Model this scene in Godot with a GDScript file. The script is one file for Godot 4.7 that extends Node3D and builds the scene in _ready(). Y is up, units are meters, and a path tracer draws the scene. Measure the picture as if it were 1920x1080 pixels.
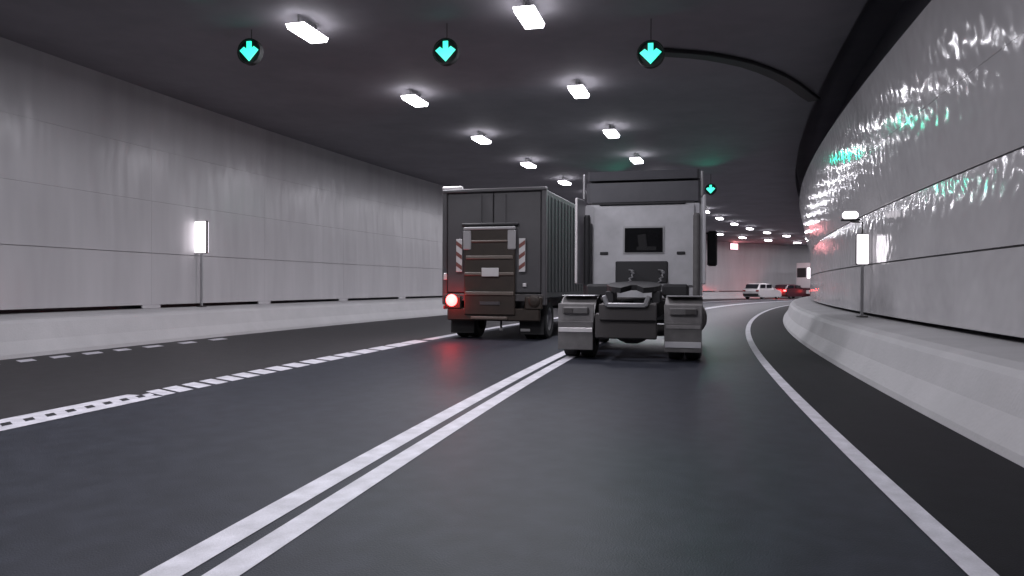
extends Node3D

# ---------------------------------------------------------------- the tunnel's path
const KS := [0.0, 20.0, 40.0, 60.0, 80.0, 130.0]
const KV := [0.00297, 0.00636, 0.0039, 0.01183, 0.0266, 0.0266]
const S_BACK := -36.0
const S_END := 112.0
const DS := 0.25
var path_x := PackedFloat64Array()
var path_z := PackedFloat64Array()
var path_a := PackedFloat64Array()
# offsets to the right of the camera's line, heights above the road
const T_RIGHT_WALL := 3.573
const T_LEFT_WALL := -12.431
const T_RIGHT_KERB := 2.513
const T_LEFT_KERB := -11.076
const H_GAP := 0.70
const H_CEILING := 5.93
var M := {}
var used := {}

func curvature(s: float) -> float:
	if s <= 0.0: return KV[0]
	for i in range(KS.size() - 1):
		if s <= KS[i + 1]:
			return lerpf(KV[i], KV[i + 1], (s - KS[i]) / (KS[i + 1] - KS[i]))
	return KV[KV.size() - 1]

func make_path() -> void:
	var n := int((S_END + 4.0 - S_BACK) / DS) + 1
	path_x.resize(n); path_z.resize(n); path_a.resize(n)
	var i0 := int(-S_BACK / DS)
	path_a[i0] = 0.0; path_x[i0] = 0.0; path_z[i0] = 0.0
	for i in range(i0 + 1, n):
		var s := S_BACK + (i - 0.5) * DS
		path_a[i] = path_a[i - 1] + curvature(s) * DS
		var a := (path_a[i] + path_a[i - 1]) * 0.5
		path_x[i] = path_x[i - 1] + sin(a) * DS
		path_z[i] = path_z[i - 1] + cos(a) * DS
	for i in range(i0 - 1, -1, -1):
		path_a[i] = path_a[i + 1] - KV[0] * DS
		path_x[i] = path_x[i + 1] - sin(path_a[i]) * DS
		path_z[i] = path_z[i + 1] - cos(path_a[i]) * DS

func heading(s: float) -> float:
	var u := clampf((s - S_BACK) / DS, 0.0, path_a.size() - 1.001)
	var i := int(u)
	return lerpf(path_a[i], path_a[i + 1], u - i)

func at(s: float, t: float, h: float) -> Vector3:
	var u := clampf((s - S_BACK) / DS, 0.0, path_a.size() - 1.001)
	var i := int(u)
	var w := u - i
	var a := lerpf(path_a[i], path_a[i + 1], w)
	return Vector3(lerpf(path_x[i], path_x[i + 1], w) + t * cos(a), h, -(lerpf(path_z[i], path_z[i + 1], w) - t * sin(a)))

# ---------------------------------------------------------------- naming and tags
func numbered(called: String) -> String:
	if not used.has(called):
		used[called] = 0
		return called
	used[called] += 1
	return "%s_%03d" % [called, used[called]]

func tag(o: Node, label: String, category: String, group := "") -> void:
	o.set_meta("label", label)
	o.set_meta("category", category)
	if group != "": o.set_meta("group", group)

func thing(called: String, label: String, category: String, group := "", where := Vector3.ZERO, turn := 0.0) -> Node3D:
	var o := Node3D.new()
	o.name = numbered(called)
	add_child(o)
	o.position = where
	o.rotation.y = turn
	tag(o, label, category, group)
	return o

func structure(called: String) -> Node3D:
	var o := Node3D.new()
	o.name = called
	add_child(o)
	o.set_meta("kind", "structure")
	return o

func mb() -> SurfaceTool:
	var st := SurfaceTool.new()
	st.begin(Mesh.PRIMITIVE_TRIANGLES)
	return st

func part(parent: Node, called: String, st: SurfaceTool, m: Material) -> MeshInstance3D:
	var o := MeshInstance3D.new()
	o.name = called
	o.mesh = st.commit()
	o.material_override = m
	parent.add_child(o, true)
	return o

func part_mesh(parent: Node, called: String, mesh: Mesh, m: Material) -> MeshInstance3D:
	var o := MeshInstance3D.new()
	o.name = called
	o.mesh = mesh
	o.material_override = m
	parent.add_child(o, true)
	return o

# ---------------------------------------------------------------- shapes
func tri(st: SurfaceTool, a: Vector3, b: Vector3, c: Vector3, n: Vector3) -> void:
	var cr := (b - a).cross(c - a)
	if cr.length_squared() < 1e-14: return
	var q := [a, c, b] if cr.dot(n) > 0.0 else [a, b, c]
	var nn := cr.normalized() * signf(cr.dot(n))
	for v in q:
		st.set_normal(nn)
		st.set_uv(Vector2(v.x + v.z, v.y))
		st.add_vertex(v)

func quad(st: SurfaceTool, a: Vector3, b: Vector3, c: Vector3, d: Vector3, n: Vector3) -> void:
	tri(st, a, b, c, n)
	tri(st, a, c, d, n)

func tri_n(st: SurfaceTool, p: Array, n: Array) -> void:
	var cr: Vector3 = (p[1] - p[0]).cross(p[2] - p[0])
	if cr.length_squared() < 1e-14: return
	var order := [0, 2, 1] if cr.dot(n[0] + n[1] + n[2]) > 0.0 else [0, 1, 2]
	for i in order:
		st.set_normal(n[i])
		st.set_uv(Vector2(p[i].x + p[i].z, p[i].y))
		st.add_vertex(p[i])

func quad_n(st: SurfaceTool, p: Array, n: Array) -> void:
	tri_n(st, [p[0], p[1], p[2]], [n[0], n[1], n[2]])
	tri_n(st, [p[0], p[2], p[3]], [n[0], n[2], n[3]])

# a box with chamfered edges
func cbox(st: SurfaceTool, c: Vector3, size: Vector3, bevel := 0.01, b := Basis.IDENTITY) -> void:
	var h := size * 0.5
	var r := minf(bevel, minf(h.x, minf(h.y, h.z)) * 0.9)
	var i := h - Vector3(r, r, r)
	for ax in 3:
		var u := (ax + 1) % 3
		var w := (ax + 2) % 3
		for s in [-1.0, 1.0]:
			var q := []
			for k in [[-1, -1], [1, -1], [1, 1], [-1, 1]]:
				var v := Vector3.ZERO
				v[ax] = s * h[ax]; v[u] = k[0] * i[u]; v[w] = k[1] * i[w]
				q.append(c + b * v)
			var n := Vector3.ZERO
			n[ax] = s
			quad(st, q[0], q[1], q[2], q[3], b * n)
		for s in [-1.0, 1.0]:
			for t in [-1.0, 1.0]:
				var q2 := []
				for k in [[-1, 0], [1, 0], [1, 1], [-1, 1]]:
					var v2 := Vector3.ZERO
					v2[w] = k[0] * i[w]
					v2[ax] = s * (h[ax] if k[1] == 0 else i[ax])
					v2[u] = t * (i[u] if k[1] == 0 else h[u])
					q2.append(c + b * v2)
				var n2 := Vector3.ZERO
				n2[ax] = s; n2[u] = t
				quad(st, q2[0], q2[1], q2[2], q2[3], b * n2)
	for sx in [-1.0, 1.0]:
		for sy in [-1.0, 1.0]:
			for sz in [-1.0, 1.0]:
				var n3 := Vector3(sx, sy, sz)
				tri(st, c + b * Vector3(sx * h.x, sy * i.y, sz * i.z), c + b * Vector3(sx * i.x, sy * h.y, sz * i.z), c + b * Vector3(sx * i.x, sy * i.y, sz * h.z), b * n3)

# a shallow tray that narrows downwards from y
func tapered_box(st: SurfaceTool, size: Vector3, low: Vector2, y: float) -> void:
	var u := []
	var d := []
	for k in [[-1, -1], [1, -1], [1, 1], [-1, 1]]:
		u.append(Vector3(k[0] * size.x * 0.5, y, k[1] * size.z * 0.5))
		d.append(Vector3(k[0] * low.x * 0.5, y - size.y, k[1] * low.y * 0.5))
	quad(st, d[0], d[1], d[2], d[3], Vector3.DOWN)
	for k in 4:
		var j := (k + 1) % 4
		quad(st, u[k], u[j], d[j], d[k], (u[k] + u[j]) * Vector3(1, 0, 1))

# a turned shape about an axis: profile of (along, radius)
func lathe(st: SurfaceTool, c: Vector3, axis: Vector3, profile: Array, n := 20) -> void:
	var ax := axis.normalized()
	var side := ax.cross(Vector3.UP)
	if side.length() < 0.1: side = ax.cross(Vector3.RIGHT)
	side = side.normalized()
	var up := side.cross(ax).normalized()
	for k in range(profile.size() - 1):
		var p0: Vector2 = profile[k]
		var p1: Vector2 = profile[k + 1]
		var d := p1 - p0
		var nr := d.x
		var na := -d.y
		for j in n:
			var a0 := TAU * j / n
			var a1 := TAU * (j + 1) / n
			var r0 := side * cos(a0) + up * sin(a0)
			var r1 := side * cos(a1) + up * sin(a1)
			var n0 := (r0 * nr + ax * na).normalized()
			var n1 := (r1 * nr + ax * na).normalized()
			quad_n(st, [c + ax * p0.x + r0 * p0.y, c + ax * p0.x + r1 * p0.y, c + ax * p1.x + r1 * p1.y, c + ax * p1.x + r0 * p1.y], [n0, n1, n1, n0])

func tube(st: SurfaceTool, pts: Array, r: float, n := 8) -> void:
	var rings := []
	for k in pts.size():
		var d: Vector3 = (pts[mini(k + 1, pts.size() - 1)] - pts[maxi(k - 1, 0)]).normalized()
		var side := d.cross(Vector3.UP)
		if side.length() < 0.05: side = d.cross(Vector3.RIGHT)
		side = side.normalized()
		var up := side.cross(d)
		var ring := []
		for j in n:
			var a := TAU * j / n
			ring.append(side * cos(a) + up * sin(a))
		rings.append(ring)
	for k in range(pts.size() - 1):
		for j in n:
			var j1 := (j + 1) % n
			quad_n(st, [pts[k] + rings[k][j] * r, pts[k] + rings[k][j1] * r, pts[k + 1] + rings[k + 1][j1] * r, pts[k + 1] + rings[k + 1][j] * r], [rings[k][j], rings[k][j1], rings[k + 1][j1], rings[k + 1][j]])
	for e in [0, pts.size() - 1]:
		var nn: Vector3 = (pts[0] - pts[1]) if e == 0 else (pts[e] - pts[e - 1])
		for j in range(1, n - 1):
			tri(st, pts[e] + rings[e][0] * r, pts[e] + rings[e][j] * r, pts[e] + rings[e][j + 1] * r, nn)

# a side outline of (z, y) pulled across x, its ends drawn in a little
func side_prism(st: SurfaceTool, outline: Array, half: float, bevel: float) -> void:
	var mid := Vector2.ZERO
	for p in outline: mid += p
	mid /= outline.size()
	var secs := [[-half, bevel], [-half + bevel, 0.0], [half - bevel, 0.0], [half, bevel]]
	var rings := []
	for s in secs:
		var ring := []
		for p in outline:
			var q: Vector2 = p - (p - mid).normalized() * s[1]
			ring.append(Vector3(s[0], q.y, q.x))
		rings.append(ring)
	var n := outline.size()
	for k in 3:
		for j in n:
			var j1 := (j + 1) % n
			var e: Vector2 = outline[j1] - outline[j]
			var nn := Vector2(e.y, -e.x)
			if nn.dot((outline[j] + outline[j1]) * 0.5 - mid) < 0.0: nn = -nn
			var nx := -nn.length() if k == 0 else (nn.length() if k == 2 else 0.0)
			quad(st, rings[k][j], rings[k][j1], rings[k + 1][j1], rings[k + 1][j], Vector3(nx, nn.y, nn.x))
	var flat := PackedVector2Array()
	for p in outline: flat.append(p)
	var ix := Geometry2D.triangulate_polygon(flat)
	for k in range(0, ix.size(), 3):
		tri(st, rings[0][ix[k]], rings[0][ix[k + 1]], rings[0][ix[k + 2]], Vector3.LEFT)
		tri(st, rings[3][ix[k]], rings[3][ix[k + 1]], rings[3][ix[k + 2]], Vector3.RIGHT)

# a strip or a closed bar that follows the tunnel; profile of (offset, height)
func sweep(st: SurfaceTool, profile: Array, s0: float, s1: float, step: float, closed := false) -> void:
	var n := maxi(1, int(ceil((s1 - s0) / step)))
	var m := profile.size() if closed else profile.size() - 1
	var mid := Vector2.ZERO
	for p in profile: mid += p
	mid /= profile.size()
	var inside := Vector2(-4.5, 2.8)
	for i in n:
		var sa := lerpf(s0, s1, float(i) / n)
		var sb := lerpf(s0, s1, float(i + 1) / n)
		for k in m:
			var p: Vector2 = profile[k]
			var q: Vector2 = profile[(k + 1) % profile.size()]
			var e := q - p
			var nn := Vector2(e.y, -e.x)
			var to := ((p + q) * 0.5 - mid) if closed else (inside - (p + q) * 0.5)
			if nn.dot(to) < 0.0: nn = -nn
			nn = nn.normalized()
			var a := heading(sa)
			var b := heading(sb)
			var na := Vector3(nn.x * cos(a), nn.y, nn.x * sin(a))
			var nb := Vector3(nn.x * cos(b), nn.y, nn.x * sin(b))
			quad_n(st, [at(sa, p.x, p.y), at(sb, p.x, p.y), at(sb, q.x, q.y), at(sa, q.x, q.y)], [na, nb, nb, na])
	if closed:
		for e2 in [[s0, -1.0], [s1, 1.0]]:
			var h := heading(e2[0])
			var dir: Vector3 = Vector3(sin(h), 0, -cos(h)) * float(e2[1])
			for k in range(1, profile.size() - 1):
				tri(st, at(e2[0], profile[0].x, profile[0].y), at(e2[0], profile[k].x, profile[k].y), at(e2[0], profile[k + 1].x, profile[k + 1].y), dir)

func paint_patch(st: SurfaceTool, s0: float, s1: float, t0: float, t1: float, skew := 0.0, y := 0.004) -> void:
	quad(st, at(s0 + skew * 0.5, t0, y), at(s1 + skew * 0.5, t0, y), at(s1 - skew * 0.5, t1, y), at(s0 - skew * 0.5, t1, y), Vector3.UP)

# ---------------------------------------------------------------- materials
func lin(r: float, g: float, b: float) -> Color:
	return Color(r, g, b).linear_to_srgb()

func mat(c: Color, rough := 0.6, metal := 0.0) -> StandardMaterial3D:
	var m := StandardMaterial3D.new()
	m.albedo_color = c
	m.roughness = rough
	m.metallic = metal
	return m

func glow(c: Color, energy: float) -> StandardMaterial3D:
	var m := mat(Color(0.6, 0.6, 0.6), 0.4)
	m.emission_enabled = true
	m.emission = c
	m.emission_energy_multiplier = energy
	return m

func noise_image(size: int, freq: float, sd: int, octaves: int, kind := FastNoiseLite.TYPE_SIMPLEX_SMOOTH) -> Image:
	var f := FastNoiseLite.new()
	f.seed = sd
	f.frequency = freq
	f.noise_type = kind
	f.fractal_octaves = octaves
	return f.get_seamless_image(size, size)

func grain_texture(size: int, fine: float, coarse: float, sd: int, lo: float, hi: float, fine_share: float) -> ImageTexture:
	var a := noise_image(size, fine, sd, 2)
	var b := noise_image(size, coarse, sd + 1, 4)
	var im := Image.create(size, size, false, Image.FORMAT_RGB8)
	for y in size:
		for x in size:
			var v := a.get_pixel(x, y).r * fine_share + b.get_pixel(x, y).r * (1.0 - fine_share)
			v = lerpf(lo, hi, v)
			im.set_pixel(x, y, Color(v, v, v))
	im.generate_mipmaps()
	return ImageTexture.create_from_image(im)

func bump_texture(size: int, freq: float, sd: int, octaves: int, strength: float, kind := FastNoiseLite.TYPE_SIMPLEX_SMOOTH) -> ImageTexture:
	var im := noise_image(size, freq, sd, octaves, kind)
	im.convert(Image.FORMAT_RGBA8)
	im.bump_map_to_normal_map(strength)
	return ImageTexture.create_from_image(im)

func textured(m: StandardMaterial3D, tex: Texture2D, scale: float, normal: Texture2D = null, depth := 1.0) -> StandardMaterial3D:
	m.albedo_texture = tex
	m.uv1_triplanar = true
	m.uv1_world_triplanar = true
	m.uv1_scale = Vector3.ONE * scale
	if normal:
		m.normal_enabled = true
		m.normal_texture = normal
		m.normal_scale = depth
	return m

func make_materials() -> void:
	var grit := grain_texture(512, 0.35, 0.012, 11, 0.62, 1.0, 0.55)
	var cloudy := grain_texture(512, 0.12, 0.008, 21, 0.78, 1.0, 0.3)
	var smooth := grain_texture(512, 0.03, 0.006, 61, 0.88, 1.0, 0.3)
	var grit_bump := bump_texture(512, 0.3, 31, 2, 3.0)
	var panel_bump := bump_texture(1024, 0.03, 41, 1, 8.0)
	var wave_bump := bump_texture(512, 0.03, 43, 2, 5.0)
	M.asphalt = textured(mat(lin(0.04, 0.044, 0.058), 0.5), grit, 0.5, grit_bump, 0.12)
	M.asphalt_dark = textured(mat(lin(0.036, 0.034, 0.038), 0.6), grit, 0.5, grit_bump, 0.12)
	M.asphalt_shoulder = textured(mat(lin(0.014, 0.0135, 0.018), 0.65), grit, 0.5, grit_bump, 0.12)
	M.paint = textured(mat(lin(0.69, 0.68, 0.74), 0.6), cloudy, 0.9, grit_bump, 0.2)
	M.concrete = textured(mat(lin(0.46, 0.455, 0.465), 0.75), smooth, 0.15, grit_bump, 0.1)
	M.panel = textured(mat(lin(0.47, 0.46, 0.47), 0.1), smooth, 0.12, panel_bump, 0.085)
	M.panel.metallic_specular = 0.13
	M.panel_left = textured(mat(lin(0.48, 0.47, 0.485), 0.24), smooth, 0.12, wave_bump, 0.075)
	M.panel_left.uv1_scale = Vector3(0.16, 0.02, 0.16)
	M.panel_left.metallic_specular = 0.32
	M.asphalt.metallic_specular = 0.25
	M.asphalt_dark.metallic_specular = 0.4
	M.asphalt_shoulder.metallic_specular = 0.3
	M.joint = mat(lin(0.2, 0.2, 0.2), 0.8)
	M.ceiling = textured(mat(lin(0.25, 0.24, 0.265), 0.8), smooth, 0.12)
	M.black = mat(lin(0.015, 0.015, 0.017), 0.6)
	M.rubber = mat(lin(0.02, 0.02, 0.021), 0.85)
	M.steel_dark = mat(lin(0.065, 0.06, 0.06), 0.55, 0.3)
	M.steel = mat(lin(0.35, 0.35, 0.36), 0.4, 0.7)
	M.pale_steel = mat(lin(0.62, 0.6, 0.6), 0.4, 0.3)
	M.cab = textured(mat(lin(0.5, 0.5, 0.52), 0.35), smooth, 0.4)
	M.cab_roof = textured(mat(lin(0.1, 0.1, 0.112), 0.45), smooth, 0.4)
	M.flap = textured(mat(lin(0.14, 0.134, 0.134), 0.65), cloudy, 0.9)
	M.guard = textured(mat(lin(0.23, 0.22, 0.22), 0.6), cloudy, 0.9)
	M.glass = mat(lin(0.02, 0.02, 0.025), 0.08)
	M.pane = mat(Color(0.1, 0.1, 0.11, 0.45), 0.05)
	M.pane.transparency = BaseMaterial3D.TRANSPARENCY_ALPHA
	M.box_rear = textured(mat(lin(0.062, 0.06, 0.064), 0.5), smooth, 0.4)
	M.box_side = textured(mat(lin(0.026, 0.032, 0.034), 0.6), cloudy, 0.4)
	M.brown = textured(mat(lin(0.03, 0.02, 0.013), 0.6), cloudy, 0.8)
	M.brown_bar = mat(lin(0.11, 0.09, 0.075), 0.5)
	M.plate = mat(lin(0.5, 0.49, 0.49), 0.4)
	M.pad = mat(lin(0.27, 0.265, 0.27), 0.5)
	M.stripe_red = mat(lin(0.16, 0.05, 0.04), 0.5)
	M.red_lens = mat(lin(0.25, 0.02, 0.02), 0.25)
	M.white_paint = mat(lin(0.55, 0.52, 0.53), 0.35)
	M.maroon = mat(lin(0.07, 0.02, 0.028), 0.3)
	M.housing = mat(lin(0.008, 0.009, 0.009), 0.8)
	M.lamp_case = mat(lin(0.3, 0.3, 0.3), 0.5, 0.4)
	M.lamp_glow = glow(Color(0.98, 0.97, 1.0), 14.0)
	M.green_glow = glow(Color(0.12, 0.96, 0.8), 1.5)
	M.red_glow = glow(Color(1.0, 0.28, 0.27), 11.0)
	M.white_glow = glow(Color(1.0, 0.97, 1.0), 2.5)
	M.pink_glow = glow(Color(1.0, 0.72, 0.78), 3.0)

# ---------------------------------------------------------------- lights
func area_light(parent: Node, where: Vector3, look: Vector3, size: Vector2, energy: float, c: Color, up := Vector3.UP) -> void:
	var l := AreaLight3D.new()
	l.name = "lamp_light"
	l.area_size = size
	l.area_normalize_energy = true
	l.light_energy = energy
	l.light_color = c
	l.area_range = 60.0
	l.area_attenuation = 2.0
	l.shadow_enabled = true
	parent.add_child(l, true)
	l.position = where
	l.basis = Basis.looking_at(look, up)

func ceiling_lamp(s: float, t: float, label: String, group: String, energy: float) -> void:
	var o := thing("ceiling_lamp", label, "lamp", group, at(s, t, H_CEILING), -heading(s))
	var a := mb()
	cbox(a, Vector3(0, -0.165, 0), Vector3(0.3, 0.03, 0.8), 0.01)
	for z in [-0.3, 0.3]:
		cbox(a, Vector3(0, -0.075, z), Vector3(0.03, 0.15, 0.03), 0.006)
	part(o, "lamp_housing", a, M.lamp_case)
	var g := mb()
	tapered_box(g, Vector3(0.35, 0.08, 0.86), Vector2(0.31, 0.8), -0.18)
	part(o, "lamp_diffuser", g, M.lamp_glow)
	area_light(o, Vector3(0, -0.264, 0), Vector3.DOWN, Vector2(0.31, 0.8), energy, Color(0.975, 0.965, 1.0), Vector3.FORWARD)

func lane_signal(s: float, t: float, h: float, label: String) -> void:
	var o := thing("lane_signal", label, "signal", "green arrow lane signals under the ceiling", at(s, t, h), -heading(s))
	var a := mb()
	lathe(a, Vector3(0, 0, -0.02), Vector3(0, 0, 1), [Vector2(-0.1, 0.0), Vector2(-0.1, 0.2), Vector2(-0.06, 0.235), Vector2(0.05, 0.235), Vector2(0.05, 0.215), Vector2(0.025, 0.21), Vector2(0.025, 0.0)], 24)
	part(o, "housing", a, M.housing)
	var b := mb()
	cbox(b, Vector3(0, (H_CEILING - h + 0.2) * 0.5, -0.06), Vector3(0.016, maxf(0.05, H_CEILING - h - 0.2), 0.016), 0.004)
	part(o, "hanger", b, M.steel_dark)
	var g := mb()
	var outline := PackedVector2Array([Vector2(-0.045, 0.18), Vector2(0.045, 0.18), Vector2(0.045, 0.04), Vector2(0.1, 0.085), Vector2(0.185, 0.02), Vector2(0.0, -0.175), Vector2(-0.185, 0.02), Vector2(-0.1, 0.085), Vector2(-0.045, 0.04)])
	var ix := Geometry2D.triangulate_polygon(outline)
	for k in range(0, ix.size(), 3):
		tri(g, v3(outline[ix[k]], 0.03), v3(outline[ix[k + 1]], 0.03), v3(outline[ix[k + 2]], 0.03), Vector3.BACK)
	for k in outline.size():
		var p := outline[k]
		var q := outline[(k + 1) % outline.size()]
		quad(g, v3(p, 0.0), v3(q, 0.0), v3(q, 0.03), v3(p, 0.03), Vector3(q.y - p.y, p.x - q.x, 0) * -1.0)
	part(o, "arrow_light", g, M.green_glow)
	var l := SpotLight3D.new()
	l.name = "signal_beam"
	l.light_color = Color(0.05, 1.0, 0.8)
	l.light_energy = 1.5
	l.light_size = 0.12
	l.spot_angle = 33.0
	l.spot_angle_attenuation = 0.5
	l.spot_range = 80.0
	l.spot_attenuation = 2.0
	l.shadow_enabled = true
	o.add_child(l)
	l.position = Vector3(0, -0.02, 0.2)
	l.basis = Basis.looking_at(Vector3(0, -0.2, 1).normalized())

func v3(p: Vector2, z: float) -> Vector3:
	return Vector3(p.x, p.y, z)

func marker_post(s: float, t: float, h0: float, lamp0: float, lamp1: float, w: float, label: String, top_lamp: bool, inward: float) -> void:
	var o := thing("marker_post", label, "marker light", "", at(s, t, h0), -heading(s))
	var a := mb()
	cbox(a, Vector3(0, (lamp0 - h0) * 0.5 + 0.01, 0), Vector3(0.055, lamp0 - h0 - 0.02, 0.055), 0.008)
	part(o, "post", a, M.steel)
	var f := mb()
	cbox(f, Vector3(0, 0.012, 0), Vector3(0.2, 0.022, 0.16), 0.005)
	part(o, "base_plate", f, M.steel_dark)
	var b := mb()
	cbox(b, Vector3(0, (lamp0 + lamp1) * 0.5 - h0, 0), Vector3(w + 0.03, lamp1 - lamp0 + 0.03, 0.09), 0.02)
	part(o, "light_box", b, M.steel_dark)
	for side in [1.0, -1.0]:
		var g := mb()
		cbox(g, Vector3(0, (lamp0 + lamp1) * 0.5 - h0, side * 0.055), Vector3(w, lamp1 - lamp0, 0.03), 0.014)
		part(o, "light_panel", g, M.white_glow)
	area_light(o, Vector3(0, (lamp0 + lamp1) * 0.5 - h0, 0.075), Vector3.BACK, Vector2(w * 0.9, (lamp1 - lamp0) * 0.9), 0.1, Color(1, 0.97, 1))
	if top_lamp:
		var c := mb()
		tube(c, [Vector3(0, lamp1 - h0, 0), Vector3(0, lamp1 - h0 + 0.24, 0), Vector3(inward * 0.22, lamp1 - h0 + 0.26, 0)], 0.018)
		part(o, "arm", c, M.steel_dark)
		var d := mb()
		cbox(d, Vector3(inward * 0.22, lamp1 - h0 + 0.29, 0), Vector3(0.34, 0.035, 0.14), 0.01)
		part(o, "lamp_tray", d, M.black)
		var e := mb()
		cbox(e, Vector3(inward * 0.22, lamp1 - h0 + 0.385, 0), Vector3(0.29, 0.15, 0.12), 0.045)
		part(o, "lamp_dome", e, M.white_glow)

# ---------------------------------------------------------------- wheels shared by the vehicles
func wheel(parent: Node3D, called: String, c: Vector3, r: float, w: float, side: float) -> void:
	var o := Node3D.new()
	o.name = called
	parent.add_child(o, true)
	o.position = c
	var a := mb()
	var h := w * 0.5
	lathe(a, Vector3.ZERO, Vector3(1, 0, 0), [Vector2(-h, r * 0.58), Vector2(-h, r * 0.86), Vector2(-h * 0.8, r * 0.98), Vector2(-h * 0.5, r), Vector2(h * 0.5, r), Vector2(h * 0.8, r * 0.98), Vector2(h, r * 0.86), Vector2(h, r * 0.58)], 28)
	part(o, "tyre", a, M.rubber)
	var b := mb()
	lathe(b, Vector3.ZERO, Vector3(side, 0, 0), [Vector2(h * 0.9, r * 0.6), Vector2(h * 0.75, r * 0.5), Vector2(h * 0.3, r * 0.42), Vector2(h * 0.3, r * 0.2), Vector2(h * 0.6, r * 0.17), Vector2(h * 0.6, 0.0)], 24)
	part(o, "rim", b, M.steel)

# ---------------------------------------------------------------- tractor unit without a trailer
func build_tractor() -> void:
	var s := 12.85
	var o := thing("tractor_unit", "pale grey lorry tractor unit without trailer, bare fifth wheel behind its cab", "lorry", "", at(s, -0.85, 0), -0.062)
	var st: SurfaceTool
	for x in [-0.42, 0.42]:
		st = mb(); cbox(st, Vector3(x, 0.86, -2.75), Vector3(0.09, 0.27, 5.3), 0.012); part(o, "frame_rail", st, M.steel_dark)
	st = mb(); cbox(st, Vector3(0, 0.84, -0.04), Vector3(0.98, 0.28, 0.1), 0.015); part(o, "rear_crossmember", st, M.steel_dark)
	st = mb()
	cbox(st, Vector3(-0.02, 0.965, 0.05), Vector3(0.66, 0.075, 0.07), 0.012)
	cbox(st, Vector3(-0.37, 1.04, 0.05), Vector3(0.075, 0.19, 0.07), 0.012, Basis(Vector3(0, 0, 1), 0.35))
	cbox(st, Vector3(0.33, 1.04, 0.05), Vector3(0.075, 0.19, 0.07), 0.012, Basis(Vector3(0, 0, 1), -0.35))
	part(o, "loading_ramp", st, M.steel)
	st = mb(); cbox(st, Vector3(-0.04, 0.6, -0.1), Vector3(1.06, 0.44, 0.05), 0.03); part(o, "underrun_panel", st, M.steel_dark)
	# axle with the bulge of the differential
	st = mb()
	lathe(st, Vector3(0, 0.5, -0.8), Vector3(1, 0, 0), [Vector2(-0.62, 0.1), Vector2(-0.34, 0.11), Vector2(-0.22, 0.2), Vector2(-0.1, 0.25), Vector2(0.1, 0.25), Vector2(0.22, 0.2), Vector2(0.34, 0.11), Vector2(0.62, 0.1)], 20)
	part(o, "rear_axle", st, M.steel_dark)
	for x in [-0.78, -1.08, 0.78, 1.08]:
		wheel(o, "rear_wheel", Vector3(x, 0.5, -0.8), 0.5, 0.28, signf(x))
	for x in [-1.03, 1.03]:
		wheel(o, "front_wheel", Vector3(x, 0.5, -4.35), 0.5, 0.32, signf(x))
	for sd in [-1.0, 1.0]:
		# mudguard: a shell bent over the pair of tyres
		st = mb()
		var cx: float = sd * 0.92
		for k in 14:
			var a0 := lerpf(deg_to_rad(8), deg_to_rad(168), k / 14.0)
			var a1 := lerpf(deg_to_rad(8), deg_to_rad(168), (k + 1) / 14.0)
			for rr in [0.575, 0.6]:
				var p0 := Vector3(0, 0.5 + sin(a0) * rr, -0.8 + cos(a0) * rr * 1.05)
				var p1 := Vector3(0, 0.5 + sin(a1) * rr, -0.8 + cos(a1) * rr * 1.05)
				var hx := Vector3(0.315, 0, 0)
				var cc := Vector3(cx, 0, 0)
				var nn := Vector3(0, sin((a0 + a1) * 0.5), cos((a0 + a1) * 0.5)) * (1.0 if rr > 0.59 else -1.0)
				quad(st, cc + p0 - hx, cc + p0 + hx, cc + p1 + hx, cc + p1 - hx, nn)
		cbox(st, Vector3(cx, 0.76, -0.165), Vector3(0.63, 0.44, 0.03), 0.01)
		part(o, "mudguard", st, M.guard)
		st = mb(); cbox(st, Vector3(cx, 0.42, -0.12), Vector3(0.62, 0.5, 0.022), 0.008); part(o, "mud_flap", st, M.flap)
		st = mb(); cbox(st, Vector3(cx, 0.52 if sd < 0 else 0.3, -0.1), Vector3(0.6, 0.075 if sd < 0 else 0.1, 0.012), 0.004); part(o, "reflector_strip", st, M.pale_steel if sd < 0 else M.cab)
		if sd > 0.0:
			st = mb(); cbox(st, Vector3(cx, 0.6, -0.1), Vector3(0.58, 0.06, 0.012), 0.004); part(o, "reflector_strip", st, M.guard)
		st = mb(); cbox(st, Vector3(cx, 0.86, -0.12), Vector3(0.46, 0.13, 0.06), 0.02); var tl := part(o, "tail_light", st, M.flap)
		st = mb(); cbox(st, Vector3(cx + sd * 0.12, 0.86, -0.085), Vector3(0.16, 0.09, 0.015), 0.006); part(tl, "lens", st, M.steel_dark)
		st = mb(); cbox(st, Vector3(cx, 1.115, -0.72), Vector3(0.6, 0.02, 0.62), 0.008); part(o, "guard_top", st, M.steel)
	# fifth wheel: a disc with its throat open to the rear
	var ring := PackedVector2Array()
	for k in 25:
		var a := deg_to_rad(-90 + 24) + deg_to_rad(360 - 48) * k / 24.0
		ring.append(Vector2(cos(a) * 0.5, -sin(a) * 0.46))
	ring.append(Vector2(-0.05, 0.06)); ring.append(Vector2(0.05, 0.06))
	var ix := Geometry2D.triangulate_polygon(ring)
	var tilt := Basis(Vector3(1, 0, 0), 0.14)
	var mid := Vector3(0, 1.27, -1.15)
	st = mb()
	for k in range(0, ix.size(), 3):
		for y in [0.05, -0.05]:
			tri(st, mid + tilt * Vector3(ring[ix[k]].x, y, ring[ix[k]].y), mid + tilt * Vector3(ring[ix[k + 1]].x, y, ring[ix[k + 1]].y), mid + tilt * Vector3(ring[ix[k + 2]].x, y, ring[ix[k + 2]].y), Vector3(0, y, 0))
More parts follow.
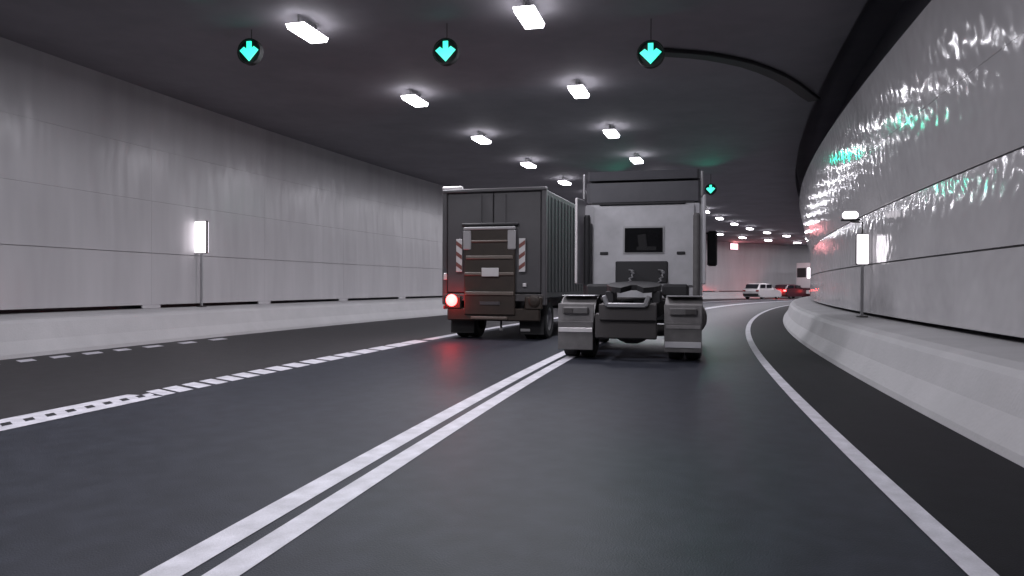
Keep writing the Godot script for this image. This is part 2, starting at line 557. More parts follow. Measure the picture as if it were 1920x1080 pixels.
	for k in ring.size():
		var p := ring[k]
		var q := ring[(k + 1) % ring.size()]
		quad(st, mid + tilt * Vector3(p.x, -0.05, p.y), mid + tilt * Vector3(q.x, -0.05, q.y), mid + tilt * Vector3(q.x, 0.05, q.y), mid + tilt * Vector3(p.x, 0.05, p.y), Vector3(p.x, 0, p.y))
	part(o, "fifth_wheel", st, M.black)
	for x in [-0.42, 0.42]:
		st = mb()
		cbox(st, Vector3(x, 1.09, -1.15), Vector3(0.16, 0.22, 0.5), 0.02)
		part(o, "fifth_wheel_mount", st, M.black)
	st = mb(); cbox(st, Vector3(0, 1.04, -2.15), Vector3(1.9, 0.04, 0.85), 0.01); part(o, "catwalk", st, M.steel_dark)
	for x in [-0.75, 0.72]:
		st = mb(); cbox(st, Vector3(x, 1.2, -1.95), Vector3(0.5, 0.26, 0.5), 0.05); part(o, "air_tank", st, M.black)
	for x in [-1.0, 1.0]:
		st = mb()
		lathe(st, Vector3(x, 0.66, -2.6), Vector3(0, 0, 1), [Vector2(-0.62, 0.0), Vector2(-0.62, 0.28), Vector2(-0.58, 0.31), Vector2(0.58, 0.31), Vector2(0.62, 0.28), Vector2(0.62, 0.0)], 20)
		part(o, "fuel_tank", st, M.steel_dark)
	# cab
	st = mb()
	side_prism(st, [Vector2(-2.72, 1.0), Vector2(-2.72, 2.98), Vector2(-4.75, 2.98), Vector2(-5.0, 2.1), Vector2(-5.05, 1.1), Vector2(-5.0, 0.55), Vector2(-4.95, 0.5), Vector2(-4.9, 1.0)], 1.2, 0.06)
	part(o, "cab", st, M.cab)
	st = mb()
	side_prism(st, [Vector2(-2.8, 3.03), Vector2(-2.78, 3.44), Vector2(-3.6, 3.5), Vector2(-4.6, 3.3), Vector2(-4.78, 3.03)], 1.17, 0.05)
	var fairing := part(o, "roof_fairing", st, M.cab_roof)
	st = mb()
	side_prism(st, [Vector2(-2.84, 3.5), Vector2(-2.8, 3.68), Vector2(-3.5, 3.7), Vector2(-4.3, 3.5)], 1.14, 0.04)
	part(fairing, "air_deflector", st, M.cab_roof)
	st = mb(); cbox(st, Vector3(0, 3.005, -3.7), Vector3(2.1, 0.06, 1.9), 0.01); part(o, "roof_gap_shade", st, M.black)  # black filler paints the shadow gap below the roof fairing
	st = mb(); cbox(st, Vector3(0, 2.99, -2.74), Vector3(1.75, 0.055, 0.16), 0.015); part(o, "gap_shade_line", st, M.black)  # black bar darkens the same shadow gap along the back
	# back of the cab
	st = mb(); cbox(st, Vector3(0.03, 2.12, -2.7), Vector3(2.06, 1.66, 0.05), 0.022); part(o, "back_panel", st, M.cab)
	st = mb(); cbox(st, Vector3(0.04, 2.235, -2.668), Vector3(0.84, 0.57, 0.012), 0.005); var wf := part(o, "rear_window", st, M.steel)
	st = mb(); cbox(st, Vector3(0.04, 2.235, -2.66), Vector3(0.77, 0.5, 0.02), 0.004); part(wf, "dark_interior", st, M.black)
	st = mb(); cbox(st, Vector3(0.02, 2.2, -2.646), Vector3(0.17, 0.3, 0.02), 0.06, Basis(Vector3(0, 0, 1), 0.15)); cbox(st, Vector3(0.1, 2.06, -2.646), Vector3(0.4, 0.08, 0.018), 0.03); part(wf, "curtain", st, M.pad)
	st = mb(); cbox(st, Vector3(0.04, 2.235, -2.628), Vector3(0.76, 0.49, 0.006), 0.002); part(wf, "pane", st, M.pane)
	st = mb(); cbox(st, Vector3(0.0, 1.575, -2.66), Vector3(1.06, 0.45, 0.05), 0.02); part(o, "opening_shade", st, M.black)  # flat black slab stands in for a shaded opening in the cab back
	for x in [-0.77, 0.79]:
		st = mb(); cbox(st, Vector3(x, 1.965, -2.665), Vector3(0.17, 0.06, 0.03), 0.012); part(o, "vent", st, M.black)
	for x in [-0.25, 0.34]:
		st = mb()
		var pts := []
		for k in 17:
			var u := k / 16.0
			pts.append(Vector3(x + 0.12 * sin(u * 3.0) + 0.03 * sin(u * 40.0), 1.62 - 0.34 * u + 0.1 * sin(u * PI), -2.6 + 0.75 * u + 0.03 * cos(u * 40.0)))
		tube(st, pts, 0.016, 6)
		part(o, "air_hose", st, M.steel)
	for sd in [-1.0, 1.0]:
		st = mb(); cbox(st, Vector3(sd * 1.225, 2.2, -2.42), Vector3(0.035, 1.75, 0.62), 0.012, Basis(Vector3(0, 1, 0), sd * 0.1)); part(o, "side_fairing", st, M.cab)
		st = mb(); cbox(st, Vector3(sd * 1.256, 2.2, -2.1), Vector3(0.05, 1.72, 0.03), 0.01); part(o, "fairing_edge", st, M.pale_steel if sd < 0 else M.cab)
		st = mb(); cbox(st, Vector3(sd * 1.2, 3.36, -2.72), Vector3(0.05, 0.52, 0.06), 0.014); part(o, "corner_trim", st, M.steel)
		st = mb()
		lathe(st, Vector3(sd * 1.1, 1.5, -2.5), Vector3(0, 1, 0), [Vector2(-0.4, 0.0), Vector2(-0.4, 0.07), Vector2(1.2, 0.07), Vector2(1.25, 0.05), Vector2(1.25, 0.0)], 14)
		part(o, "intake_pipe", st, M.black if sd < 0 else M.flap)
		st = mb(); cbox(st, Vector3(sd * 1.41, 2.15, -4.75), Vector3(0.22, 0.8, 0.13), 0.035); var mir := part(o, "mirror", st, M.black)
		st = mb(); tube(st, [Vector3(sd * 1.18, 2.5, -4.8), Vector3(sd * 1.4, 2.5, -4.77)], 0.025); part(mir, "mirror_arm", st, M.black)
		st = mb(); cbox(st, Vector3(sd * 1.2, 2.3, -4.2), Vector3(0.016, 0.62, 0.85), 0.006); part(o, "side_window", st, M.glass)
	st = mb(); cbox(st, Vector3(0, 2.52, -4.885), Vector3(2.1, 0.72, 0.02), 0.008, Basis(Vector3(1, 0, 0), -0.27)); part(o, "windscreen", st, M.glass)
	st = mb(); cbox(st, Vector3(0, 0.62, -5.02), Vector3(2.3, 0.4, 0.1), 0.03); part(o, "front_bumper", st, M.steel_dark)

# ---------------------------------------------------------------- box lorry ahead in the middle lane
func build_box_lorry() -> void:
	var o := thing("box_lorry", "tall grey box lorry with folded tail lift, striped marker plates and red brake light", "lorry", "", at(16.95, -4.45, 0), -heading(19.5))
	var st: SurfaceTool
	st = mb(); cbox(st, Vector3(0, 2.27, -3.9), Vector3(2.5, 2.56, 7.7), 0.03); part(o, "box_body", st, M.box_side)
	var rib := mb()
	cbox(rib, Vector3.ZERO, Vector3(0.022, 2.3, 0.12), 0.01)
	var rib_mesh := rib.commit()
	for sd in [-1.0, 1.0]:
		for k in 20:
			var r := part_mesh(o, "side_rib", rib_mesh, M.box_side)
			r.position = Vector3(sd * 1.256, 2.28, -0.35 - k * 0.37)
	# frame round the rear doors
	for sd in [-1.0, 1.0]:
		st = mb(); cbox(st, Vector3(sd * 1.23, 2.2, -0.03), Vector3(0.12, 2.75, 0.14), 0.02); part(o, "corner_post", st, M.box_rear)
		st = mb(); cbox(st, Vector3(sd * 0.583, 2.3, 0.0), Vector3(1.15, 2.36, 0.05), 0.015); var door := part(o, "rear_door", st, M.box_rear)
		st = mb(); tube(st, [Vector3(sd * 0.3, 1.15, 0.045), Vector3(sd * 0.3, 3.45, 0.045)], 0.016, 8); part(door, "lock_rod", st, M.box_rear)
	st = mb(); cbox(st, Vector3(0, 3.545, -0.02), Vector3(2.58, 0.09, 0.16), 0.02); part(o, "roof_header", st, M.box_rear)
	st = mb(); cbox(st, Vector3(-1.05, 3.63, -0.04), Vector3(0.5, 0.07, 0.12), 0.015); part(o, "roof_edge_highlight", st, M.pale_steel)  # pale bar added as a highlight on the rear roof edge
	st = mb(); cbox(st, Vector3(0, 1.0, -0.02), Vector3(2.5, 0.18, 0.14), 0.02); part(o, "rear_sill", st, M.steel_dark)
	# tail lift folded up against the doors
	st = mb(); cbox(st, Vector3(-0.07, 1.62, 0.09), Vector3(1.26, 2.06, 0.05), 0.02)
	var lift := part(o, "tail_lift", st, M.brown)
	st = mb(); cbox(st, Vector3(-0.07, 2.73, 0.07), Vector3(1.4, 0.07, 0.1), 0.02); part(lift, "upper_lip", st, M.black)
	st = mb(); cbox(st, Vector3(-0.07, 2.635, 0.125), Vector3(1.28, 0.07, 0.05), 0.016); part(lift, "top_bar", st, M.pad)
	for x in [-0.62, 0.48]:
		st = mb(); cbox(st, Vector3(x, 2.36, 0.125), Vector3(0.2, 0.46, 0.045), 0.03); part(lift, "side_pad", st, M.pad)
	for b in [[2.33, 0.9, 0.05], [1.95, 1.16, 0.085], [1.56, 1.22, 0.075], [1.1, 1.2, 0.09], [0.52, 0.9, 0.07]]:
		st = mb(); cbox(st, Vector3(-0.07, b[0], 0.13), Vector3(b[1], b[2], 0.045), 0.014); part(lift, "cross_bar", st, M.brown_bar)
	st = mb(); cbox(st, Vector3(-0.03, 1.6, 0.17), Vector3(0.42, 0.2, 0.012), 0.004); part(o, "number_plate", st, M.plate)
	st = mb(); cbox(st, Vector3(-0.05, 0.87, 0.135), Vector3(0.5, 0.075, 0.012), 0.004); part(o, "maker_plate", st, M.box_rear)
	for x in [-0.83, 0.73]:
		st = mb(); cbox(st, Vector3(x, 2.0, 0.1), Vector3(0.15, 0.78, 0.02), 0.004)
		var pl := part(o, "marker_plate", st, M.plate)
		for k in 3:
			st = mb()
			var y0 := 1.7 + k * 0.25
			var sl := -0.1 if x < 0 else 0.1
			quad(st, Vector3(x - 0.072, y0 - sl * 0.5, 0.113), Vector3(x + 0.072, y0 + sl * 0.5, 0.113), Vector3(x + 0.072, y0 + sl * 0.5 + 0.1, 0.113), Vector3(x - 0.072, y0 - sl * 0.5 + 0.1, 0.113), Vector3.BACK)
			part(pl, "red_stripe", st, M.stripe_red)
	# lights
	for sd in [-1.0, 1.0]:
		st = mb(); cbox(st, Vector3(sd * 1.0, 0.88, 0.05), Vector3(0.42, 0.3, 0.09), 0.025); var cl := part(o, "tail_light", st, M.brown)
		st = mb()
		lathe(st, Vector3(sd * 1.02, 0.93, 0.1), Vector3(0, 0, 1), [Vector2(0.0, 0.145), Vector2(0.02, 0.14), Vector2(0.04, 0.09), Vector2(0.05, 0.0)], 20)
		part(cl, "lens_light" if sd < 0 else "lens", st, M.red_glow if sd < 0 else M.brown)
	var l := OmniLight3D.new()
	l.name = "brake_light"
	l.light_color = Color(1.0, 0.12, 0.1)
	l.light_energy = 0.45
	l.light_size = 0.06
	l.omni_range = 60.0
	l.omni_attenuation = 2.0
	l.shadow_enabled = true
	o.add_child(l)
	l.position = Vector3(-1.02, 0.93, 0.22)
	for a in [[-1.2, 1.5, 0.16, M.pale_steel], [-1.2, 0.76, 0.09, M.red_lens], [0.78, 1.3, 0.09, M.pale_steel]]:
		st = mb(); cbox(st, Vector3(a[0], a[1], 0.06), Vector3(0.09, a[2], 0.03), 0.012); part(o, "side_marker", st, a[3])
	st = mb(); cbox(st, Vector3(0, 0.6, 0.02), Vector3(2.3, 0.3, 0.1), 0.03); part(o, "rear_bumper", st, M.brown)
	for x in [-0.4, 0.4]:
		st = mb(); cbox(st, Vector3(x, 0.82, -4.0), Vector3(0.09, 0.24, 7.8), 0.012); part(o, "frame_rail", st, M.steel_dark)
	for x in [-0.72, -1.03, 0.72, 1.03]:
		wheel(o, "rear_wheel", Vector3(x, 0.48, -0.85), 0.48, 0.28, signf(x))
	for x in [-1.02, 1.02]:
		wheel(o, "front_wheel", Vector3(x, 0.48, -8.3), 0.48, 0.3, signf(x))
	for x in [-0.87, 0.87]:
		st = mb(); cbox(st, Vector3(x, 0.34, -0.26), Vector3(0.6, 0.42, 0.02), 0.006); part(o, "mud_flap", st, M.rubber)
	for a in [[0.12, 0.24, 0.07], [0.72, 0.23, 0.24]]:
		st = mb(); cbox(st, Vector3(a[0], a[1], -0.235), Vector3(a[2], 0.065, 0.02), 0.008); part(o, "white_reflector", st, M.plate)
	st = mb(); cbox(st, Vector3(0.12, 0.36, -0.24), Vector3(0.05, 0.32, 0.02), 0.006); part(o, "reflector_bracket", st, M.rubber)
	for x in [-1.14, 1.14]:
		st = mb(); cbox(st, Vector3(x, 0.7, -4.2), Vector3(0.05, 0.4, 4.4), 0.015); part(o, "side_guard", st, M.steel_dark)
	st = mb()
	side_prism(st, [Vector2(-7.9, 0.9), Vector2(-7.9, 2.7), Vector2(-9.3, 2.7), Vector2(-9.65, 1.8), Vector2(-9.7, 0.45), Vector2(-8.9, 0.5), Vector2(-8.8, 1.05)], 1.15, 0.06)
	part(o, "cab", st, M.box_rear)

# ---------------------------------------------------------------- small vehicles far round the bend
func build_car(s: float, t: float, label: String, body: Material, called: String, height: float, length: float, lit: float) -> void:
	var o := thing(called, label, "car", "", at(s, t, 0), -heading(s + 1.5))
	var st: SurfaceTool
	var L := length
	st = mb()
	side_prism(st, [Vector2(-0.02, 0.45), Vector2(0.0, 0.85), Vector2(-0.08, 0.98), Vector2(-L * 0.7, 1.0), Vector2(-L + 0.25, 0.88), Vector2(-L, 0.7), Vector2(-L, 0.32), Vector2(-L + 0.2, 0.22), Vector2(-0.2, 0.22)], 0.9, 0.07)
	part(o, "body", st, body)
	st = mb()
	side_prism(st, [Vector2(-0.08, 0.97), Vector2(-0.55, height - 0.1), Vector2(-0.85, height - 0.02), Vector2(-L * 0.36, height), Vector2(-L * 0.5, height - 0.05), Vector2(-L * 0.56, height - 0.12), Vector2(-L * 0.74, 0.97)], 0.76, 0.11)
	part(o, "roof", st, body)
	var wy := (0.97 + height) * 0.5
	st = mb()
	cbox(st, Vector3(0, wy + 0.02, -0.29), Vector3(1.3, (height - 1.08) * 1.05, 0.03), 0.012, Basis(Vector3(1, 0, 0), -0.72)); part(o, "rear_window", st, M.glass)
	for sd in [-1.0, 1.0]:
		for k in 2:
			st = mb(); cbox(st, Vector3(sd * 0.775, wy, -0.95 - k * L * 0.27), Vector3(0.03, (height - 1.1) * 0.75, L * 0.22), 0.012); part(o, "side_window", st, M.glass)
		st = mb(); cbox(st, Vector3(sd * 0.7, 0.84, 0.0), Vector3(0.3, 0.16, 0.06), 0.02); part(o, "tail_light", st, M.red_glow if lit > 0.0 else M.red_lens)
		st = mb(); cbox(st, Vector3(sd * 0.96, 1.02, -L * 0.66), Vector3(0.16, 0.12, 0.1), 0.03); part(o, "mirror", st, body)
		for z in [-0.8, -L + 0.85]:
			wheel(o, "wheel", Vector3(sd * 0.79, 0.32, z), 0.32, 0.2, sd)
	if lit > 0.0: tail_glow(o, Vector3(0, 0.84, 0.3), lit)
	st = mb(); cbox(st, Vector3(0, 0.45, 0.0), Vector3(1.66, 0.24, 0.1), 0.04); part(o, "bumper", st, M.black)
	st = mb(); cbox(st, Vector3(0, 0.7, 0.01), Vector3(0.46, 0.12, 0.03), 0.006); part(o, "number_plate", st, M.plate)

func tail_glow(o: Node3D, where: Vector3, energy: float) -> void:
	var l := OmniLight3D.new()
	l.name = "tail_lamp_glow"
	l.light_color = Color(1.0, 0.2, 0.18)
	l.light_energy = energy
	l.light_size = 0.15
	l.omni_range = 60.0
	l.omni_attenuation = 2.0
	l.shadow_enabled = true
	o.add_child(l)
	l.position = where

func build_far_lorry(s: float, t: float) -> void:
	var o := thing("delivery_lorry", "high white delivery lorry with red rear lights, half hidden by the right wall", "lorry", "", at(s, t, 0), -heading(s + 2.0))
	var st: SurfaceTool
	st = mb(); cbox(st, Vector3(0, 2.45, -2.6), Vector3(2.3, 2.7, 5.0), 0.05); part(o, "box_body", st, M.white_paint)
	st = mb(); cbox(st, Vector3(-0.45, 2.75, -0.09), Vector3(1.15, 1.0, 0.03), 0.012); part(o, "rear_hatch", st, M.black)
	st = mb(); cbox(st, Vector3(0.62, 2.7, -0.08), Vector3(0.7, 1.1, 0.04), 0.015); part(o, "light_panel", st, M.white_glow)
	tail_glow(o, Vector3(0, 0.8, 0.3), 4.0)
	st = mb(); cbox(st, Vector3(0, 1.0, -0.1), Vector3(2.3, 0.2, 0.14), 0.03); part(o, "rear_sill", st, M.maroon)
	st = mb(); cbox(st, Vector3(0, 0.7, -0.05), Vector3(1.3, 0.4, 0.06), 0.02); part(o, "rear_panel", st, M.white_paint)
	for sd in [-1.0, 1.0]:
		st = mb(); cbox(st, Vector3(sd * 0.92, 0.8, -0.05), Vector3(0.34, 0.26, 0.06), 0.02); part(o, "tail_light", st, M.red_glow)
		for z in [-1.2, -5.9]:
			wheel(o, "wheel", Vector3(sd * 0.9, 0.42, z), 0.42, 0.34, sd)
	st = mb(); cbox(st, Vector3(0, 0.75, -3.2), Vector3(0.8, 0.3, 6.0), 0.03); part(o, "chassis", st, M.steel_dark)
	st = mb()
	side_prism(st, [Vector2(-5.2, 0.6), Vector2(-5.2, 2.4), Vector2(-6.3, 2.4), Vector2(-6.75, 1.5), Vector2(-6.8, 0.5)], 1.05, 0.06)
	part(o, "cab", st, M.white_paint)

# ---------------------------------------------------------------- the place
func _ready() -> void:
	make_path()
	# camera
	var cam := Camera3D.new()
	cam.name = "camera"
	cam.fov = 42.185
	cam.near = 0.1
	cam.far = 400.0
	add_child(cam)
	cam.position = Vector3(0, 1.3, 0)
	cam.rotation = Vector3(-0.00396, 0.19585, 0.00432)
	cam.current = true
	# sky: night outside, only its dim light could reach the tunnel's ends
	var sky_m := ProceduralSkyMaterial.new()
	sky_m.sky_top_color = Color(0.05, 0.06, 0.1)
	sky_m.sky_horizon_color = Color(0.12, 0.12, 0.16)
	sky_m.ground_bottom_color = Color(0.05, 0.05, 0.06)
	sky_m.ground_horizon_color = Color(0.12, 0.12, 0.16)
	var sky := Sky.new()
	sky.sky_material = sky_m
	var env := Environment.new()
	env.background_mode = Environment.BG_SKY
	env.sky = sky
	env.background_energy_multiplier = 0.15
	env.tonemap_mode = Environment.TONE_MAPPER_LINEAR
	env.tonemap_exposure = 1.0
	env.sdfgi_enabled = true
	env.ssao_enabled = true
	env.ssil_enabled = true
	var we := WorldEnvironment.new()
	we.name = "environment"
	we.environment = env
	add_child(we)
	make_materials()

	# the two rows of lamps that light the tunnel
	var lamp_energy := 14.5
	for k in range(-2, 18):
		var s := 11.9 + k * 4.82
		var near := k == 0
		ceiling_lamp(s, -6.37, "large white ceiling lamp between the left-lane and middle-lane green arrows" if near else "bright white ceiling lamp in the row over the boundary of left and middle lanes", "white ceiling lamps, row over the left lanes", lamp_energy)
		ceiling_lamp(s + 0.15, -2.41, "large white ceiling lamp between the middle-lane and right-lane green arrows" if near else "bright white ceiling lamp in the row over the boundary of middle and right lanes", "white ceiling lamps, row over the right lanes", lamp_energy)

	build_shell()
	build_road()
	build_walls()
	build_tractor()
	build_box_lorry()
	build_signals()
	build_car(74.3, -8.0, "white car with black rear window, following the maroon car round the bend", M.white_paint, "white_car", 1.58, 4.5, 0.0)
	build_car(79.6, -8.6, "dark maroon car between the white car and the high white lorry", M.maroon, "maroon_car", 1.5, 4.4, 3.0)
	build_far_lorry(82.4, -7.9)

func build_shell() -> void:
	var c := structure("ceiling")
	var st := mb()
	sweep(st, [Vector2(-12.9, H_CEILING), Vector2(2.95, H_CEILING), Vector2(2.95, H_CEILING + 0.5), Vector2(-12.9, H_CEILING + 0.5)], S_BACK, S_END, 2.0, true)
	part(c, "ceiling_slab", st, M.ceiling)
	st = mb()
	sweep(st, [Vector2(2.96, 6.6), Vector2(4.3, 6.6), Vector2(4.3, 6.9), Vector2(2.96, 6.9)], S_BACK, S_END, 2.0, true)
	part(c, "cove_slab", st, M.ceiling)
	st = mb()
	sweep(st, [Vector2(2.952, 6.432), Vector2(2.96, 6.432), Vector2(2.96, 6.898), Vector2(2.952, 6.898)], S_BACK, S_END, 2.0, true)
	part(c, "cove_edge", st, M.ceiling)

func build_road() -> void:
	var r := structure("road")
	var st := mb()
	sweep(st, [Vector2(-5.945, -0.3), Vector2(-5.945, 0), Vector2(1.413, 0), Vector2(1.413, -0.3)], S_BACK, S_END, 1.0, true)
	part(r, "asphalt_surface", st, M.asphalt)
	st = mb()
	sweep(st, [Vector2(-13.6, -0.3), Vector2(-13.6, 0), Vector2(-5.945, 0), Vector2(-5.945, -0.3)], S_BACK, S_END, 1.0, true)
	part(r, "asphalt_surface", st, M.asphalt_dark)
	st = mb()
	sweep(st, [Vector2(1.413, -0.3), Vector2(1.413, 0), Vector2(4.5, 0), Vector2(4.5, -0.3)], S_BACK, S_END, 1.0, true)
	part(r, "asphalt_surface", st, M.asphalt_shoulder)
	# solid lines
	for a in [[-2.27, -2.09], [-2.005, -1.84], [1.345, 1.48]]:
		st = mb()
		var s := -10.0
		while s < S_END - 1.0:
			paint_patch(st, s, s + 0.5, a[0], a[1])
			s += 0.5
		part(r, "white_line", st, M.paint)
	# the double line beside the left lane, its aliasing drawn as shapes: rungs near by, short blocks farther on
	for a in [[-6.19, -6.015], [-5.875, -5.7]]:
		st = mb()
		var s2 := -6.0
		while s2 < 7.5:
			paint_patch(st, s2, minf(s2 + 0.5, 7.5), a[0], a[1])
			s2 += 0.5
		part(r, "white_line", st, M.paint)
	var rung := -6.0
	while rung < 7.5:
		st = mb()
		paint_patch(st, rung, rung + 0.135, -6.014, -5.876, 0.1)
		part(r, "line_rung", st, M.paint)
		rung += 0.245
	var spots := [7.75, 8.05, 8.4, 8.75, 9.1, 9.47, 9.88, 10.33, 10.82, 11.37, 11.95, 12.6, 13.3, 14.08, 14.9, 15.75, 16.7]
	for k in range(spots.size() - 1):
		st = mb()
		var gap: float = spots[k + 1] - spots[k]
		var share := lerpf(0.72, 0.9, clampf((k - 8) / 8.0, 0.0, 1.0))
		paint_patch(st, spots[k] - gap * share * 0.5, spots[k] + gap * share * 0.5, -6.15, -5.73, 0.22)
		part(r, "line_block", st, M.paint)
	st = mb()
	var s3 := 16.45
	while s3 < S_END - 1.0:
		paint_patch(st, s3, s3 + 0.5, -6.06, -5.8)
		s3 += 0.5
	part(r, "white_line", st, M.paint)
	# broken edge line at the foot of the left barrier
	for e in [[10.25, 0.3], [10.9, 0.34], [11.6, 0.38], [12.3, 0.34], [13.1, 0.45], [14.1, 0.45], [15.1, 0.5], [9.6, 0.3], [9.0, 0.3], [8.4, 0.3]]:
		st = mb()
		paint_patch(st, e[0] - e[1] * 0.5, e[0] + e[1] * 0.5, -10.75, -10.42, 0.2)
		part(r, "edge_dash", st, M.paint)

func build_walls() -> void:
	# concrete barriers
	var b := thing("concrete_barrier", "sloped pale concrete barrier at the foot of the right wall", "barrier")
	var st := mb()
	sweep(st, [Vector2(T_RIGHT_KERB, -0.02), Vector2(T_RIGHT_KERB + 0.02, 0.07), Vector2(T_RIGHT_KERB + 0.17, 0.28), Vector2(T_RIGHT_KERB + 0.26, 0.56), Vector2(T_RIGHT_KERB + 0.31, 0.62), Vector2(T_RIGHT_KERB + 0.42, 0.66), Vector2(T_RIGHT_WALL + 0.02, H_GAP), Vector2(4.28, H_GAP), Vector2(4.28, -0.02)], S_BACK, S_END, 1.0, true)
	part(b, "barrier_body", st, M.concrete)
	b = thing("concrete_barrier", "pale concrete barrier along the left wall beside the broken edge line", "barrier")
	st = mb()
	sweep(st, [Vector2(T_LEFT_KERB, -0.02), Vector2(T_LEFT_KERB - 0.02, 0.07), Vector2(T_LEFT_KERB - 0.17, 0.28), Vector2(T_LEFT_KERB - 0.26, 0.58), Vector2(T_LEFT_KERB - 0.32, 0.64), Vector2(T_LEFT_KERB - 0.45, 0.67), Vector2(T_LEFT_WALL - 0.02, H_GAP), Vector2(-13.2, H_GAP), Vector2(-13.2, -0.02)], S_BACK, S_END, 1.0, true)
	part(b, "barrier_body", st, M.concrete)
	# panelled walls
	var wr := thing("wall_right", "right tunnel wall of glossy grey panels with two dark horizontal joints", "wall")
	st = mb()
	sweep(st, [Vector2(4.0, H_GAP), Vector2(4.28, H_GAP), Vector2(4.28, 6.6), Vector2(4.0, 6.6)], S_BACK, S_END, 2.0, true)
	part(wr, "backing_wall", st, M.ceiling)
	panels(wr, T_RIGHT_WALL, 1.0, [[0.775, 1.725], [1.75, 2.752], [2.774, 3.78], [3.784, 4.86]], 4.1, 15.0, M.panel)
	st = mb()
	sweep(st, [Vector2(T_RIGHT_WALL + 0.04, 0.8), Vector2(T_RIGHT_WALL + 0.07, 0.8), Vector2(T_RIGHT_WALL + 0.07, 2.78), Vector2(T_RIGHT_WALL + 0.07 - 0.462, 4.83), Vector2(T_RIGHT_WALL + 0.04 - 0.462, 4.83), Vector2(T_RIGHT_WALL + 0.04, 2.78)], S_BACK, S_END, 2.0, true)
	part(wr, "panel_rail", st, M.joint)
	var wl := thing("wall_left", "left tunnel wall of satin grey panels reaching up to the ceiling", "wall")
	st = mb()
	sweep(st, [Vector2(-12.9, H_GAP), Vector2(-13.2, H_GAP), Vector2(-13.2, 6.43), Vector2(-12.9, 6.43)], S_BACK, S_END, 2.0, true)
	part(wl, "backing_wall", st, M.ceiling)
	panels(wl, T_LEFT_WALL, -1.0, [[0.79, 2.022], [2.036, 3.277], [3.28, 4.531], [4.534, 5.925]], 4.3, 15.1, M.panel_left)
	st = mb()
	sweep(st, [Vector2(T_LEFT_WALL - 0.04, 0.81), Vector2(T_LEFT_WALL - 0.07, 0.81), Vector2(T_LEFT_WALL - 0.07, 5.9), Vector2(T_LEFT_WALL - 0.04, 5.9)], S_BACK, S_END, 2.0, true)
	part(wl, "panel_rail", st, M.panel_left)
	# plates that close the slot under the left panels where two of them meet
	for k in range(-3, 22):
		var s := 15.1 + 4.3 * k
		st = mb()
		sweep(st, [Vector2(T_LEFT_WALL + 0.004, H_GAP + 0.006), Vector2(T_LEFT_WALL - 0.03, H_GAP + 0.006), Vector2(T_LEFT_WALL - 0.03, 0.786), Vector2(T_LEFT_WALL + 0.004, 0.786)], s - 0.28, s + 0.28, 0.3, true)
		part(wl, "slot_cover", st, M.panel_left)

func lean(h: float, side: float) -> float:
	return -0.225 * maxf(0.0, h - 2.774) if side > 0.0 else 0.0

func panels(wall: Node3D, t: float, side: float, rows: Array, length: float, start: float, m: Material) -> void:
	var k0 := int(floor((-14.0 - start) / length))
	var k1 := int(ceil((S_END - 1.0 - start) / length))
	var rng := RandomNumberGenerator.new()
	rng.seed = 5 + int(t)
	for r in rows:
		for k in range(k0, k1):
			var s0 := start + k * length
			var s1 := minf(s0 + length, S_END)
			var j := rng.randf_range(0.0, 0.0008)
			var st := mb()
			var l0 := t + lean(r[0], side)
			var l1 := t + lean(r[1], side)
			sweep(st, [Vector2(l0 + side * j, r[0]), Vector2(l0 + side * 0.035, r[0]), Vector2(l1 + side * 0.035, r[1]), Vector2(l1 + side * j, r[1])], s0 + 0.001, s1 - 0.001, 1.1, true)
			part(wall, "panel", st, m)
		# behind the camera the rows run on as one length
		var st2 := mb()
		var b0 := t + lean(r[0], side)
		var b1 := t + lean(r[1], side)
		sweep(st2, [Vector2(b0, r[0]), Vector2(b0 + side * 0.035, r[0]), Vector2(b1 + side * 0.035, r[1]), Vector2(b1, r[1])], S_BACK, start + k0 * length - 0.002, 2.0, true)
		part(wall, "panel", st2, m)

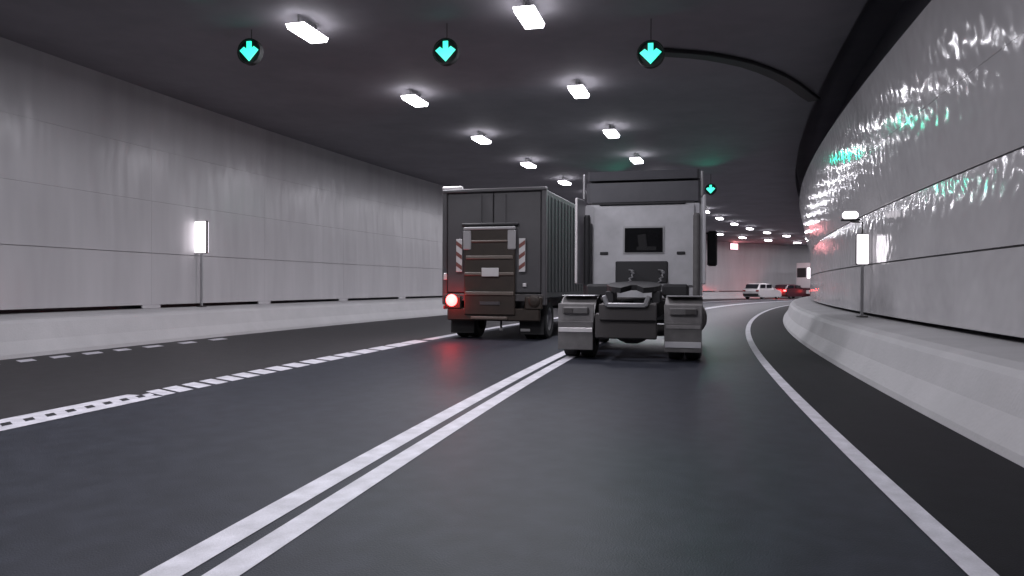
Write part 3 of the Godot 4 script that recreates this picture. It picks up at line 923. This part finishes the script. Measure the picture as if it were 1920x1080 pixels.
func build_signals() -> void:
	lane_signal(12.0, -7.59, 5.51, "green down-arrow signal hung over the left lane, beside the nearest ceiling lamps")
	lane_signal(12.5, -4.02, 5.41, "green down-arrow signal hung over the middle lane, between the two lamp rows")
	lane_signal(13.1, -0.50, 5.30, "green down-arrow signal hung over the right lane, beside the curved dark arm")
	lane_signal(32.0, -0.33, 5.30, "small green signal beyond the tractor unit, over the right lane")
	lane_signal(32.0, -4.0, 5.30, "green signal over the middle lane, mirrored in the right wall beyond the tractor unit")
	# dark cable tray that curves across the ceiling from the signals to the right wall
	var o := thing("cable_tray", "dark curved cable tray across the ceiling from the right-lane signal to the right wall", "cable tray")
	var st := mb()
	var run := [[14.75, -0.8], [14.9, -0.5], [15.05, -0.21], [15.22, 0.14], [15.45, 0.5], [15.77, 0.86], [16.15, 1.22], [16.67, 1.58], [17.3, 1.94], [18.15, 2.32], [19.1, 2.66], [19.7, 2.9]]
	for k in range(run.size() - 1):
		var p0 := at(run[k][0], run[k][1], H_CEILING - 0.05)
		var p1 := at(run[k + 1][0], run[k + 1][1], H_CEILING - 0.05)
		var d := p1 - p0
		cbox(st, (p0 + p1) * 0.5, Vector3(0.3, 0.08, d.length() + 0.03), 0.012, Basis.looking_at(d.normalized()))
	part(o, "tray", st, M.black)
	marker_post(15.95, 3.40, H_GAP, 1.74, 2.32, 0.21, "lit white marker on a post against the right wall, domed lamp above it", true, -1.0)
	marker_post(16.6, -12.27, H_GAP, 2.1, 2.92, 0.33, "lit white upright marker on a post against the left wall", false, 1.0)
	var f := thing("wall_lamp", "bright pinkish lamp at the top of the far left wall", "lamp", "", at(77.6, T_LEFT_WALL, 5.5), -heading(77.6))
	st = mb(); cbox(st, Vector3(0.06, 0, 0), Vector3(0.1, 0.75, 1.5), 0.03); part(f, "lamp_housing", st, M.lamp_case)
	st = mb(); cbox(st, Vector3(0.13, -0.02, 0), Vector3(0.05, 0.62, 1.35), 0.02); part(f, "lamp_diffuser", st, M.pink_glow)
	area_light(f, Vector3(0.17, -0.02, 0), Vector3.RIGHT, Vector2(0.6, 1.3), 6.0, Color(1.0, 0.58, 0.6))
